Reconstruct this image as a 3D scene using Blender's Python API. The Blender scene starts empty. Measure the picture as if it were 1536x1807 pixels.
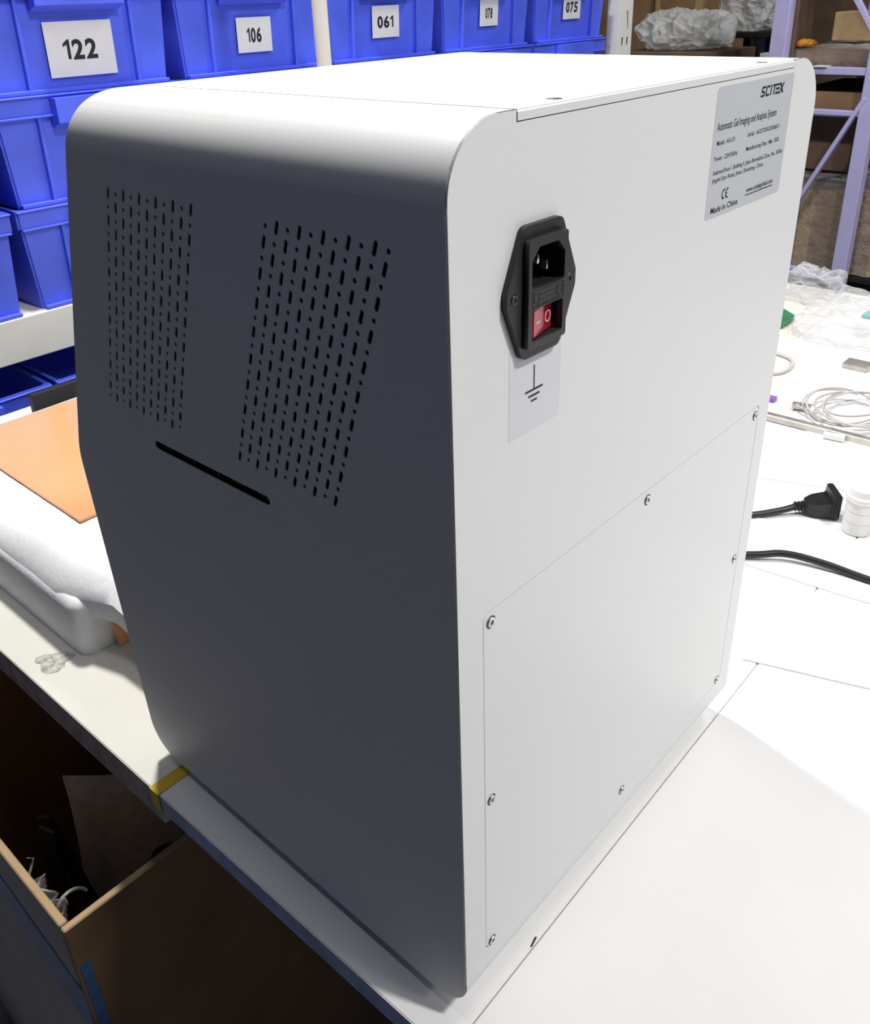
import bpy, bmesh, math, random
from mathutils import Vector, Matrix, noise
random.seed(7)
S = bpy.context.scene
COL = S.collection
R = math.radians

# ------------------------------------------------------------------ camera
cam_d = bpy.data.cameras.new('camera')
cam = bpy.data.objects.new('camera', cam_d)
COL.objects.link(cam)
cam_d.sensor_fit = 'HORIZONTAL'
cam_d.sensor_width = 36.0
cam_d.lens = 36.0 * 1559.78 / 1536.0
cam_d.shift_y = -119.5 / 1536.0
cam_d.clip_start = 0.02
cam_d.clip_end = 60
_r = Vector((0.667, -0.744, -0.032)).normalized()
_f = Vector((0.654, 0.605, -0.453)).normalized()
_r = (_r - _f * _r.dot(_f)).normalized()
_u = _r.cross(_f)
M = Matrix((( _r.x, _u.x, -_f.x), (_r.y, _u.y, -_f.y), (_r.z, _u.z, -_f.z))).to_4x4()
M.translation = Vector((-0.2471, -0.2182, 0.5759))
cam.matrix_world = M
S.camera = cam

# ------------------------------------------------------------------ world and lamps
W = bpy.data.worlds.new('world')
S.world = W
W.use_nodes = True
bg = W.node_tree.nodes['Background']
bg.inputs[0].default_value = (0.44, 0.58, 1.0, 1)
bg.inputs[1].default_value = 0.066


def area(name, loc, target, sx, sy, power, color=(1, 1, 1)):
    d = bpy.data.lights.new(name, 'AREA')
    d.shape = 'RECTANGLE'
    d.size, d.size_y = sx, sy
    d.energy = power
    d.color = color
    o = bpy.data.objects.new(name, d)
    COL.objects.link(o)
    o.location = loc
    o.rotation_euler = (Vector(target) - Vector(loc)).to_track_quat('-Z', 'Y').to_euler()
    return o


area('ceiling_tube_light_rear', (0.43, -1.12, 2.20), (0.25, 0.0, 0.1), 0.10, 0.22, 37, (1.0, 0.985, 0.96))
area('ceiling_tube_light_front', (0.52, 1.10, 2.20), (0.25, 0.5, 0.0), 0.16, 0.26, 54, (1.0, 0.985, 0.95))
area('ceiling_tube_light_far', (0.75, -3.1, 2.3), (0.2, 0.0, 0.2), 0.4, 0.3, 17, (0.97, 0.985, 1.0))
area('fill_light_bench_edge', (-0.03, 0.45, 2.5), (-0.03, 0.45, 0.0), 0.24, 1.2, 6.5, (1.0, 0.99, 0.97))  # unseen fill lamp, added to lift the shaded strip of bench
area('ceiling_tube_light_aisle', (2.6, -0.3, 2.6), (2.9, 0.9, 0.0), 0.6, 0.6, 42, (1.0, 0.98, 0.95))

vs = S.view_settings
vs.view_transform = 'Standard'
vs.look = 'None'
vs.exposure = 0.0
vs.gamma = 1.0
vs.use_curve_mapping = False


# ------------------------------------------------------------------ materials
def mat(name, col, rough=0.5, metal=0.0, var=0.0, vscale=30.0, bump=0.0, bscale=200.0, spec=0.5,
        col2=None, trans=0.0, alpha=1.0, coat=0.0, ior=1.45):
    m = bpy.data.materials.new(name)
    m.use_nodes = True
    nt = m.node_tree
    b = nt.nodes['Principled BSDF']
    b.inputs['Base Color'].default_value = (*col, 1)
    b.inputs['Roughness'].default_value = rough
    b.inputs['Metallic'].default_value = metal
    b.inputs['Specular IOR Level'].default_value = spec
    b.inputs['Transmission Weight'].default_value = trans
    b.inputs['Alpha'].default_value = alpha
    b.inputs['Coat Weight'].default_value = coat
    b.inputs['IOR'].default_value = ior
    tc = nt.nodes.new('ShaderNodeTexCoord')
    if var > 0 or col2:
        n = nt.nodes.new('ShaderNodeTexNoise')
        n.inputs['Scale'].default_value = vscale
        n.inputs['Detail'].default_value = 6
        nt.links.new(tc.outputs['Object'], n.inputs['Vector'])
        r = nt.nodes.new('ShaderNodeValToRGB')
        c2 = col2 if col2 else tuple(max(0, c * (1 - var)) for c in col)
        r.color_ramp.elements[0].position = 0.35
        r.color_ramp.elements[1].position = 0.65
        r.color_ramp.elements[0].color = (*c2, 1)
        r.color_ramp.elements[1].color = (*col, 1)
        nt.links.new(n.outputs['Fac'], r.inputs['Fac'])
        nt.links.new(r.outputs['Color'], b.inputs['Base Color'])
    if bump > 0:
        n2 = nt.nodes.new('ShaderNodeTexNoise')
        n2.inputs['Scale'].default_value = bscale
        n2.inputs['Detail'].default_value = 4
        nt.links.new(tc.outputs['Object'], n2.inputs['Vector'])
        bp = nt.nodes.new('ShaderNodeBump')
        bp.inputs['Strength'].default_value = bump
        bp.inputs['Distance'].default_value = 0.01
        nt.links.new(n2.outputs['Fac'], bp.inputs['Height'])
        nt.links.new(bp.outputs['Normal'], b.inputs['Normal'])
    return m


def film(name, col, opac, rough=0.12, bscale=25.0, bump=0.6):
    """clear crumpled plastic: transparent mixed with a glossy coat, more glossy at grazing angles"""
    m = bpy.data.materials.new(name)
    m.use_nodes = True
    nt = m.node_tree
    for n in list(nt.nodes):
        if n.type != 'OUTPUT_MATERIAL':
            nt.nodes.remove(n)
    out = [n for n in nt.nodes if n.type == 'OUTPUT_MATERIAL'][0]
    tr = nt.nodes.new('ShaderNodeBsdfTransparent')
    tr.inputs[0].default_value = (0.97, 0.97, 0.97, 1)
    pb = nt.nodes.new('ShaderNodeBsdfPrincipled')
    pb.inputs['Base Color'].default_value = (*col, 1)
    pb.inputs['Roughness'].default_value = rough
    mx = nt.nodes.new('ShaderNodeMixShader')
    lw = nt.nodes.new('ShaderNodeLayerWeight')
    lw.inputs[0].default_value = 0.35
    mr = nt.nodes.new('ShaderNodeMapRange')
    mr.inputs[3].default_value = opac
    mr.inputs[4].default_value = min(1.0, opac + 0.55)
    tc = nt.nodes.new('ShaderNodeTexCoord')
    n2 = nt.nodes.new('ShaderNodeTexNoise')
    n2.inputs['Scale'].default_value = bscale
    n2.inputs['Detail'].default_value = 5
    bp = nt.nodes.new('ShaderNodeBump')
    bp.inputs['Strength'].default_value = bump
    bp.inputs['Distance'].default_value = 0.03
    L = nt.links.new
    L(tc.outputs['Object'], n2.inputs['Vector'])
    L(n2.outputs['Fac'], bp.inputs['Height'])
    L(bp.outputs['Normal'], pb.inputs['Normal'])
    L(lw.outputs['Facing'], mr.inputs[0])
    L(mr.outputs[0], mx.inputs[0])
    L(tr.outputs[0], mx.inputs[1])
    L(pb.outputs[0], mx.inputs[2])
    L(mx.outputs[0], out.inputs[0])
    return m


POWDER = mat('white_powder_coat', (0.80, 0.80, 0.795), rough=0.42, bump=0.03, bscale=1400, var=0.015, vscale=8)
INNER = mat('dark_vent_fill', (0.03, 0.032, 0.04), rough=0.6, var=0.3)
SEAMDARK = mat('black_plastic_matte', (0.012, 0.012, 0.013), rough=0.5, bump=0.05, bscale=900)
BLACKPL = mat('black_moulded_plastic', (0.028, 0.026, 0.026), rough=0.42, bump=0.08, bscale=1500, var=0.2, vscale=60)
BLACKGLOSS = mat('black_gloss_plastic', (0.01, 0.01, 0.011), rough=0.2)
STEEL = mat('screw_steel', (0.62, 0.60, 0.57), rough=0.25, metal=1.0, var=0.15, vscale=300)
DARKSTEEL = mat('socket_shadow_steel', (0.10, 0.10, 0.10), rough=0.35, metal=1.0, var=0.2)
BRASS = mat('nickel_pin', (0.75, 0.68, 0.60), rough=0.25, metal=1.0, var=0.1)
REDSW = mat('red_translucent_plastic', (0.42, 0.015, 0.03), rough=0.22, var=0.25, vscale=120, coat=0.3)
MARKW = mat('white_print', (0.85, 0.75, 0.74), rough=0.5, var=0.05)
INK = mat('black_ink', (0.015, 0.015, 0.02), rough=0.6, var=0.1)
SILVER = mat('silver_label_film', (0.64, 0.66, 0.69), rough=0.42, metal=0.12, var=0.06, vscale=12)
CLEARTAPE = mat('pale_label_film', (0.70, 0.71, 0.74), rough=0.3, var=0.03, vscale=40)
LAMINATE = mat('white_laminate', (0.86, 0.85, 0.84), rough=0.38, var=0.03, vscale=14, bump=0.01, bscale=300)
CREAM = mat('cream_laminate', (0.80, 0.78, 0.70), rough=0.42, var=0.05, vscale=10, bump=0.01, bscale=300)
BLUEEDGE = mat('blue_edge_band', (0.38, 0.50, 0.82), rough=0.5, var=0.35, vscale=45)
GREYEDGE = mat('grey_edge_band', (0.42, 0.40, 0.42), rough=0.6, var=0.4, vscale=60)
YELLOW = mat('yellow_tape', (0.75, 0.52, 0.03), rough=0.4, var=0.12, vscale=60)
FOAM = mat('white_foam', (0.88, 0.88, 0.89), rough=0.85, bump=0.06, bscale=220, var=0.05, vscale=90)
BINBLUE = mat('blue_bin_plastic', (0.095, 0.15, 0.90), rough=0.42, var=0.18, vscale=9, bump=0.02, bscale=200)
PAPER = mat('label_paper', (0.72, 0.72, 0.73), rough=0.7, var=0.04, vscale=30)
RACKW = mat('cream_rack_steel', (0.78, 0.77, 0.72), rough=0.45, var=0.05, vscale=20)
POLEC = mat('cream_pole_paint', (0.80, 0.75, 0.70), rough=0.4, var=0.04, vscale=20)
LILAC = mat('lilac_rack_paint', (0.60, 0.57, 0.92), rough=0.45, var=0.06, vscale=20)
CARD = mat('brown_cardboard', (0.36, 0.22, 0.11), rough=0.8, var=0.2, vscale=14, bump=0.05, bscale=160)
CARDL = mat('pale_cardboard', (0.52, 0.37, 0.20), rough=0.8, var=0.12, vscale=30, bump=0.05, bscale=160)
CARDD = mat('dark_cardboard', (0.20, 0.13, 0.085), rough=0.8, var=0.25, vscale=14)
CARDSHADE = mat('shaded_carton_side', (0.44, 0.43, 0.42), rough=0.75, var=0.12, vscale=10)  # shade on the carton's outer side, put into a greyer card colour
BLUETAPE = mat('blue_tape', (0.12, 0.24, 0.50), rough=0.35, var=0.35, vscale=50)
TAPEC = mat('tan_tape', (0.52, 0.38, 0.18), rough=0.4, var=0.12, vscale=40)
FLOORM = mat('concrete_floor', (0.16, 0.15, 0.145), rough=0.75, var=0.35, vscale=5, bump=0.1, bscale=60)
WALLM = mat('dark_wall_paint', (0.10, 0.095, 0.095), rough=0.9, var=0.15, vscale=3)
RUBBER = mat('black_rubber', (0.016, 0.016, 0.017), rough=0.35, var=0.2, vscale=100, bump=0.05, bscale=400)
WHITEPL = mat('white_plastic', (0.82, 0.81, 0.79), rough=0.4, var=0.04, vscale=40)
WIREW = mat('white_cable', (0.55, 0.53, 0.51), rough=0.45, var=0.06, vscale=60)
WIREB = mat('beige_cable', (0.62, 0.57, 0.52), rough=0.5, var=0.08, vscale=60)
ALU = mat('brushed_aluminium', (0.60, 0.57, 0.52), rough=0.35, metal=0.7, var=0.15, vscale=60)
GREEN = mat('green_circuit_board', (0.03, 0.22, 0.09), rough=0.4, var=0.3, vscale=40)
VIOLET = mat('violet_plastic', (0.30, 0.12, 0.55), rough=0.4, var=0.1)
TEAL = mat('teal_plastic', (0.25, 0.55, 0.52), rough=0.4, var=0.1)
SHEETW = mat('white_paper_sheet', (0.88, 0.88, 0.88), rough=0.6, var=0.02, vscale=20)
NAVY = mat('navy_plastic', (0.02, 0.03, 0.12), rough=0.5, var=0.2)
BLACKM = mat('black_metal_paint', (0.015, 0.015, 0.016), rough=0.5, var=0.2)
YELP = mat('yellow_orange_film', (0.75, 0.45, 0.03), rough=0.4, col2=(0.70, 0.16, 0.02), vscale=25)
GREYPAPER = mat('grey_printed_paper', (0.80, 0.76, 0.73), rough=0.85, var=0.22, vscale=60)
FILM = film('stretch_film', (0.80, 0.79, 0.77), 0.16, 0.07, 26, 1.0)
BAG = film('clear_polybag', (0.86, 0.86, 0.86), 0.10, 0.12, 30, 0.7)
BAGW = film('cloudy_polybag', (0.95, 0.97, 0.95), 0.40, 0.12, 40, 0.5)
# orange acrylic
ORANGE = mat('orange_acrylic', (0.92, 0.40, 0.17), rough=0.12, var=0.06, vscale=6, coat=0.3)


# ------------------------------------------------------------------ mesh helpers
def mesh_from_bm(bm, name):
    bmesh.ops.recalc_face_normals(bm, faces=bm.faces)
    me = bpy.data.meshes.new(name)
    bm.to_mesh(me)
    bm.free()
    return me


def link(name, me, m, parent=None, smooth=None):
    """mesh object; mesh coordinates are in the parent's frame (or world when no parent)"""
    o = bpy.data.objects.new(name, me)
    COL.objects.link(o)
    if m is not None and not me.materials:
        me.materials.append(m)
    if parent:
        o.parent = parent
    if smooth is not None:
        for p in me.polygons:
            p.use_smooth = True
        me.set_sharp_from_angle(angle=R(smooth))
    return o


def tag(o, label, cat, group=None):
    o['label'] = label
    o['category'] = cat
    if group:
        o['group'] = group
    return o


def struct(o):
    o['kind'] = 'structure'
    return o


def thing(name, label, cat, loc=(0, 0, 0), group=None, rz=0.0):
    o = bpy.data.objects.new(name, None)
    o.empty_display_size = 0.05
    COL.objects.link(o)
    o.location = loc
    o.rotation_euler = (0, 0, rz)
    return tag(o, label, cat, group)


def shift(me, v):
    me.transform(Matrix.Translation(Vector(v)))
    return me


def bm_box(bm, lo, hi):
    x0, y0, z0 = lo
    x1, y1, z1 = hi
    v = [bm.verts.new(p) for p in ((x0, y0, z0), (x1, y0, z0), (x1, y1, z0), (x0, y1, z0),
                                   (x0, y0, z1), (x1, y0, z1), (x1, y1, z1), (x0, y1, z1))]
    for f in ((0, 3, 2, 1), (4, 5, 6, 7), (0, 1, 5, 4), (1, 2, 6, 5), (2, 3, 7, 6), (3, 0, 4, 7)):
        bm.faces.new([v[i] for i in f])
    return v


def box(lo, hi, bev=0.0, seg=2):
    bm = bmesh.new()
    bm_box(bm, lo, hi)
    if bev > 0:
        bmesh.ops.bevel(bm, geom=list(bm.edges), offset=bev, segments=seg, affect='EDGES', profile=0.5)
    return mesh_from_bm(bm, 'box')


def boxes(lst):
    bm = bmesh.new()
    for lo, hi in lst:
        bm_box(bm, lo, hi)
    return mesh_from_bm(bm, 'boxes')


def bm_bar(bm, a, b, w, h, up=(0, 0, 1)):
    a, b = Vector(a), Vector(b)
    d = (b - a).normalized()
    s = d.cross(Vector(up)).normalized()
    t = s.cross(d)
    vs_ = []
    for p in (a, b):
        for i, j in ((-1, -1), (1, -1), (1, 1), (-1, 1)):
            vs_.append(bm.verts.new(p + s * (i * w / 2) + t * (j * h / 2)))
    for f in ((0, 1, 2, 3), (7, 6, 5, 4), (0, 4, 5, 1), (1, 5, 6, 2), (2, 6, 7, 3), (3, 7, 4, 0)):
        bm.faces.new([vs_[i] for i in f])


def bar(a, b, w, h, up=(0, 0, 1), bev=0.0):
    bm = bmesh.new()
    bm_bar(bm, a, b, w, h, up)
    if bev:
        bmesh.ops.bevel(bm, geom=list(bm.edges), offset=bev, segments=1, affect='EDGES')
    return mesh_from_bm(bm, 'bar')


def lathe(profile, n=32, axis='Z', center=(0, 0, 0)):
    """profile: list of (r, h), closed ends when r=0"""
    bm = bmesh.new()
    rings = []
    for r, h in profile:
        if r < 1e-9:
            rings.append([bm.verts.new((0, 0, h))])
        else:
            rings.append([bm.verts.new((r * math.cos(2 * math.pi * k / n), r * math.sin(2 * math.pi * k / n), h)) for k in range(n)])
    for a, b in zip(rings, rings[1:]):
        if len(a) == 1 and len(b) == 1:
            continue
        for k in range(n):
            k2 = (k + 1) % n
            if len(a) == 1:
                bm.faces.new((a[0], b[k], b[k2]))
            elif len(b) == 1:
                bm.faces.new((a[k], b[0], a[k2]))
            else:
                bm.faces.new((a[k], b[k], b[k2], a[k2]))
    me = mesh_from_bm(bm, 'lathe')
    if axis == 'Y':
        me.transform(Matrix.Rotation(R(90), 4, 'X'))     # +h -> -y
    elif axis == 'X':
        me.transform(Matrix.Rotation(R(90), 4, 'Y'))
    return shift(me, center)


def smooth_path(pts, sub=8):
    """Catmull-Rom"""
    P = [Vector(p) for p in pts]
    out = []
    for i in range(len(P) - 1):
        p0 = P[max(i - 1, 0)]
        p1, p2 = P[i], P[i + 1]
        p3 = P[min(i + 2, len(P) - 1)]
        for k in range(sub):
            t = k / sub
            out.append(0.5 * ((2 * p1) + (-p0 + p2) * t + (2 * p0 - 5 * p1 + 4 * p2 - p3) * t * t + (-p0 + 3 * p1 - 3 * p2 + p3) * t ** 3))
    out.append(P[-1])
    return out


def tube(pts, r, n=10, sub=8):
    path = smooth_path(pts, sub) if sub > 1 else [Vector(p) for p in pts]
    bm = bmesh.new()
    rings = []
    prev = None
    for i, p in enumerate(path):
        d = (path[min(i + 1, len(path) - 1)] - path[max(i - 1, 0)]).normalized()
        ref = Vector((0, 0, 1)) if abs(d.z) < 0.95 else Vector((1, 0, 0))
        s = d.cross(ref).normalized()
        t = s.cross(d)
        rr = r[min(i, len(r) - 1)] if isinstance(r, (list, tuple)) else r
        rings.append([bm.verts.new(p + (s * math.cos(2 * math.pi * k / n) + t * math.sin(2 * math.pi * k / n)) * rr) for k in range(n)])
    for a, b in zip(rings, rings[1:]):
        for k in range(n):
            bm.faces.new((a[k], a[(k + 1) % n], b[(k + 1) % n], b[k]))
    bm.faces.new(rings[0])
    bm.faces.new(rings[-1])
    return mesh_from_bm(bm, 'tube')


def plate(outline, holes, thick, fn):
    """flat plate with holes; outline in 2D (u,v); fn(u, v, d) -> world, d in 0..thick"""
    cu = bpy.data.curves.new('tmp', 'CURVE')
    cu.dimensions = '2D'
    cu.fill_mode = 'BOTH'
    cu.extrude = thick / 2
    for poly in [outline] + list(holes):
        sp = cu.splines.new('POLY')
        sp.points.add(len(poly) - 1)
        for i, (a, b) in enumerate(poly):
            sp.points[i].co = (a, b, 0, 1)
        sp.use_cyclic_u = True
    ob = bpy.data.objects.new('tmp', cu)
    me = bpy.data.meshes.new_from_object(ob)
    bpy.data.objects.remove(ob)
    bpy.data.curves.remove(cu)
    for v in me.vertices:
        v.co = Vector(fn(v.co.x, v.co.y, v.co.z + thick / 2))
    bm = bmesh.new()
    bm.from_mesh(me)
    bmesh.ops.remove_doubles(bm, verts=bm.verts, dist=1e-6)
    bmesh.ops.recalc_face_normals(bm, faces=bm.faces)
    bm.to_mesh(me)
    bm.free()
    me.materials.clear()
    return me


def text_mesh(body, width, height, fn, bold=0.0, shear=0.0, depth=0.00006):
    """printed lettering squeezed into width x height, origin at lower left of the capitals"""
    cu = bpy.data.curves.new('txt', 'FONT')
    cu.body = body
    cu.size = 1.0
    cu.fill_mode = 'BOTH'
    cu.resolution_u = 3
    cu.offset = bold
    cu.shear = shear
    ob = bpy.data.objects.new('txt', cu)
    me = bpy.data.meshes.new_from_object(ob)
    bpy.data.objects.remove(ob)
    bpy.data.curves.remove(cu)
    xs = [v.co.x for v in me.vertices]
    x0, x1 = min(xs), max(xs)
    for v in me.vertices:
        u = (v.co.x - x0) / (x1 - x0) * width
        w = v.co.y / 0.729 * height
        v.co = Vector(fn(u, w, 0))
    me.materials.clear()
    return me


def arc(cx, cy, r, a0, a1, n):
    return [(cx + r * math.cos(R(a0 + (a1 - a0) * i / n)), cy + r * math.sin(R(a0 + (a1 - a0) * i / n))) for i in range(n + 1)]


def rrect(x0, y0, x1, y1, r, n=5):
    return arc(x1 - r, y0 + r, r, -90, 0, n) + arc(x1 - r, y1 - r, r, 0, 90, n) + arc(x0 + r, y1 - r, r, 90, 180, n) + arc(x0 + r, y0 + r, r, 180, 270, n)


def fillet(pts, radii, n=8):
    """round the corners of a 2D polygon"""
    out = []
    N = len(pts)
    for i in range(N):
        p = Vector(pts[i]); a = Vector(pts[i - 1]); b = Vector(pts[(i + 1) % N])
        r = radii[i]
        if r <= 0:
            out.append(tuple(p)); continue
        d1 = (a - p).normalized(); d2 = (b - p).normalized()
        ang = math.acos(max(-1, min(1, d1.dot(d2))))
        t = r / math.tan(ang / 2)
        c = p + (d1 + d2).normalized() * (r / math.sin(ang / 2))
        s = p + d1 * t; e = p + d2 * t
        a0 = math.atan2(s.y - c.y, s.x - c.x); a1 = math.atan2(e.y - c.y, e.x - c.x)
        da = (a1 - a0 + math.pi) % (2 * math.pi) - math.pi
        for k in range(n + 1):
            q = a0 + da * k / n
            out.append((c.x + r * math.cos(q), c.y + r * math.sin(q)))
    return out


def prism(poly, fn0, fn1):
    bm = bmesh.new()
    a = [bm.verts.new(fn0(u, v)) for u, v in poly]
    b = [bm.verts.new(fn1(u, v)) for u, v in poly]
    n = len(poly)
    bm.faces.new(a)
    bm.faces.new(list(reversed(b)))
    for i in range(n):
        bm.faces.new((a[i], b[i], b[(i + 1) % n], a[(i + 1) % n]))
    return mesh_from_bm(bm, 'prism')


def boolean(me, other, op):
    o = bpy.data.objects.new('b0', me); COL.objects.link(o)
    t = bpy.data.objects.new('b1', other); COL.objects.link(t)
    md = o.modifiers.new('b', 'BOOLEAN')
    md.operation = op
    md.solver = 'EXACT'
    md.object = t
    dg = bpy.context.evaluated_depsgraph_get()
    dg.update()
    res = bpy.data.meshes.new_from_object(o.evaluated_get(dg))
    bpy.data.objects.remove(o)
    bpy.data.objects.remove(t)
    return res


def crumple(lo, hi, nx, ny, nz, amp, freq, seed, sub=0, round_=0.3, ridged=False):
    """a closed crumpled skin: box grid pushed by ridged noise and rounded towards an ellipsoid"""
    bm = bmesh.new()
    bmesh.ops.create_cube(bm, size=2.0)
    bmesh.ops.subdivide_edges(bm, edges=bm.edges, cuts=max(nx, ny, nz), use_grid_fill=True)
    c = (Vector(lo) + Vector(hi)) / 2
    h = (Vector(hi) - Vector(lo)) / 2
    off = Vector((seed * 3.1, seed * 1.7, seed * 5.3))
    for v in bm.verts:
        p = v.co.copy()
        e = p.normalized() * 1.0
        q = p.lerp(e * max(abs(p.x), abs(p.y), abs(p.z)) * 1.15, round_)
        w = Vector((q.x * h.x, q.y * h.y, q.z * h.z))
        nrm = e
        f = (noise.noise(w * freq + off) + 0.5 * noise.noise(w * freq * 2.3 + off) - abs(noise.noise(w * freq * 1.3 - off)) * 1.2)
        if ridged:
            f = -0.6
            k_ = 1.0
            for o_ in range(3):
                f += k_ * (1 - 2.2 * abs(noise.noise(w * freq * (2.1 ** o_) + off * (o_ + 1))))
                k_ *= 0.5
        w += nrm * f * amp
        v.co = c + w
        if v.co.z < lo[2]:
            v.co.z = lo[2] + 0.0002
    return mesh_from_bm(bm, 'crumple')


# ------------------------------------------------------------------ room
FZ = -0.75
struct(link('floor', box((-3, -4, FZ - 0.05), (6.5, 4.2, FZ)), FLOORM))
struct(link('wall_back', box((-3, 4.1, FZ), (6.5, 4.2, 2.9)), WALLM))
struct(link('wall_right', box((6.4, -4, FZ), (6.5, 4.1, 2.9)), WALLM))

# ------------------------------------------------------------------ work bench
bench = thing('workbench', 'long white workbench under the imaging machine, cream at its left end', 'table', (0.7, 0.1, FZ))
BL = Vector((-0.7, -0.1, -FZ))


def part(name, me, m, parent, smooth=None):
    """part given in world coordinates under an un-rotated Empty"""
    if parent.type == 'EMPTY':
        shift(me, -Vector(parent.location))
    return link(name, me, m, parent, smooth)


def board(x0a, x0b, x1a, x1b, ya0, ya1, yb0, yb1, th, top, edge, mtop, label):
    """slab whose left edge runs from (x0a, ya0) to (x0b, yb0): near and far seams slightly skewed"""
    poly = [(x0a, ya0), (x1a, ya1), (x1b, yb1), (x0b, yb0)]
    me = prism(poly, lambda u, v: (u, v, top - th), lambda u, v: (u, v, top))
    bm = bmesh.new(); bm.from_mesh(me)
    bmesh.ops.bevel(bm, geom=[e for e in bm.edges if all(abs(v.co.z - top) < 1e-5 for v in e.verts)], offset=0.0008, segments=2, affect='EDGES')
    bm.to_mesh(me); bm.free()
    me.materials.append(mtop)
    me.materials.append(edge)
    for p in me.polygons:
        if abs(p.normal.x) > 0.7 and p.area > 0.0005:
            p.material_index = 1
    o = part('tabletop_board', me, None, bench)
    o['label'] = label
    return o


board(-0.0200, -0.0268, 1.655, 1.640, -1.30, -1.30, -0.0032, 0.0190, 0.020, 0.0, BLUEEDGE, LAMINATE, 'white laminate board with a blue edge in front of the machine')
board(-0.0225, -0.0270, 1.640, 1.630, -0.0022, 0.0200, 0.3070, 0.3200, 0.020, 0.0, BLUEEDGE, LAMINATE, 'white laminate board with a blue edge under the machine')
board(-0.0270, -0.0370, 1.630, 1.600, 0.3076, 0.3206, 1.16, 1.17, 0.034, 0.0, GREYEDGE, CREAM, 'cream laminate board with a grey edge under the foam')
part('underframe', boxes([((0.05, -1.2, -0.075), (1.55, -1.15, -0.036)), ((0.05, 1.05, -0.075), (1.55, 1.10, -0.036)),
                          ((0.05, -1.15, -0.075), (0.09, 1.05, -0.036)), ((1.5, -1.15, -0.075), (1.54, 1.05, -0.036))]), RACKW, bench)
for lx, ly in ((0.42, -1.18), (1.52, -1.18), (0.42, 1.07), (1.52, 1.07)):
    part('leg', box((lx - 0.02, ly - 0.02, FZ), (lx + 0.02, ly + 0.02, -0.075)), RACKW, bench)
# worn patch on the cream board: glue residue, thin irregular crust
bm = bmesh.new()
ctr = bm.verts.new((-0.004, 0.530, 0.0006))
ring = []
for k in range(28):
    a = 2 * math.pi * k / 28
    rr = 0.8 + 0.30 * noise.noise(Vector((math.cos(a) * 1.2, math.sin(a) * 1.2, 3.3))) + 0.10 * random.random() + 0.25 * math.cos(3 * a)
    ring.append(bm.verts.new((-0.003 + 0.020 * rr * math.cos(a), 0.533 + 0.020 * rr * math.sin(a) - 0.25 * 0.02 * math.cos(a), 0.0002)))
for k in range(28):
    bm.faces.new((ctr, ring[k], ring[(k + 1) % 28]))
GLUE = mat('glue_crust', (0.38, 0.38, 0.33), rough=0.7, col2=(0.75, 0.74, 0.66), vscale=160, bump=0.5, bscale=400)
part('glue_stain', mesh_from_bm(bm, 'stain'), GLUE, bench)['label'] = 'rough grey glue stain near the cream board edge'
# chip in the seam
bm = bmesh.new()
vv = [bm.verts.new(p) for p in ((0.0655, 0.0000, 0.0004), (0.0735, 0.0018, 0.0004), (0.0745, 0.0006, 0.0004), (0.0665, -0.0010, 0.0004))]
bm.faces.new(vv)
part('seam_chip', mesh_from_bm(bm, 'chip'), SEAMDARK, bench)

tape = link('yellow_tape', boxes([((-0.0276, 0.3066, 0.0002), (0.012, 0.3195, 0.0006)), ((-0.0283, 0.3066, -0.020), (-0.0276, 0.3195, 0.0006))]), YELLOW)
tag(tape, 'short strip of yellow tape over the bench seam', 'tape')

# ------------------------------------------------------------------ the imaging instrument
BW, BH, ZB = 0.3507, 0.5356, 0.009        # width, top height, underside height
RT, RB = 0.0302, 0.0284                    # side/top radius, bottom front/back radius
inst = thing('gel_imaging_instrument', 'tall white metal laboratory instrument with vents, power socket and rating label', 'instrument', (BW / 2, 0.18, 0.0))
IL = Vector(inst.location)

side_raw = [(0.0, ZB), (0.3485, ZB), (0.3640, 0.288), (0.2759, BH), (0.0, BH)]
side_prof = fillet(side_raw, [RB, RB, 0.055, 0.016, 0.0], 10)
front_raw = [(0.0, ZB - 0.02), (BW, ZB - 0.02), (BW, BH), (0.0, BH)]
front_prof = fillet(front_raw, [0, 0, RT, RT], 14)
A_ = prism(side_prof, lambda u, v: (-0.01, u, v), lambda u, v: (BW + 0.01, u, v))
B_ = prism(front_prof, lambda u, v: (u, -0.02, v), lambda u, v: (u, 0.45, v))
shell = boolean(B_, A_, 'INTERSECT')
LX0, LX1, LY1, LZ = 0.0416, 0.3099, 0.2525, BH - 0.0046
shell = boolean(shell, box((LX0, -0.01, LZ), (LX1, LY1, BH + 0.01)), 'DIFFERENCE')
bm = bmesh.new(); bm.from_mesh(shell)
kill = [f for f in bm.faces if (f.normal.x < -0.999 and f.calc_center_median().x < 1e-4) or (f.normal.y < -0.999 and f.calc_center_median().y < 1e-4)]
bmesh.ops.delete(bm, geom=kill, context='FACES')
bm.to_mesh(shell); bm.free()
part('shell', shell, POWDER, inst, 25)

# perforated left side panel
ZT = BH - RT
sp = []
for (y, z) in side_prof:
    if z <= ZT + 1e-6:
        sp.append((y, z))
yt = 0.2759 + (BH - ZT) * (0.3640 - 0.2759) / (BH - 0.288)
# outline: bottom back .. up the front to ZT, then back
outl = [((max(y, 0.0015) if z > ZB + RB - 1e-4 else y), z) for y, z in sp] + [(yt, ZT), (0.0015, ZT)]


def capsule(cy, cz, half, r, dy, dz, n=6):
    d = Vector((dy, dz)).normalized()
    s = Vector((-d.y, d.x))
    c = Vector((cy, cz))
    out = []
    for k in range(n + 1):
        a = math.pi * k / n
        out.append(tuple(c + d * half + (s * math.cos(a) + d * math.sin(a)) * r))
    for k in range(n + 1):
        a = math.pi + math.pi * k / n
        out.append(tuple(c - d * half + (s * math.cos(a) + d * math.sin(a)) * r))
    return out


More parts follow.
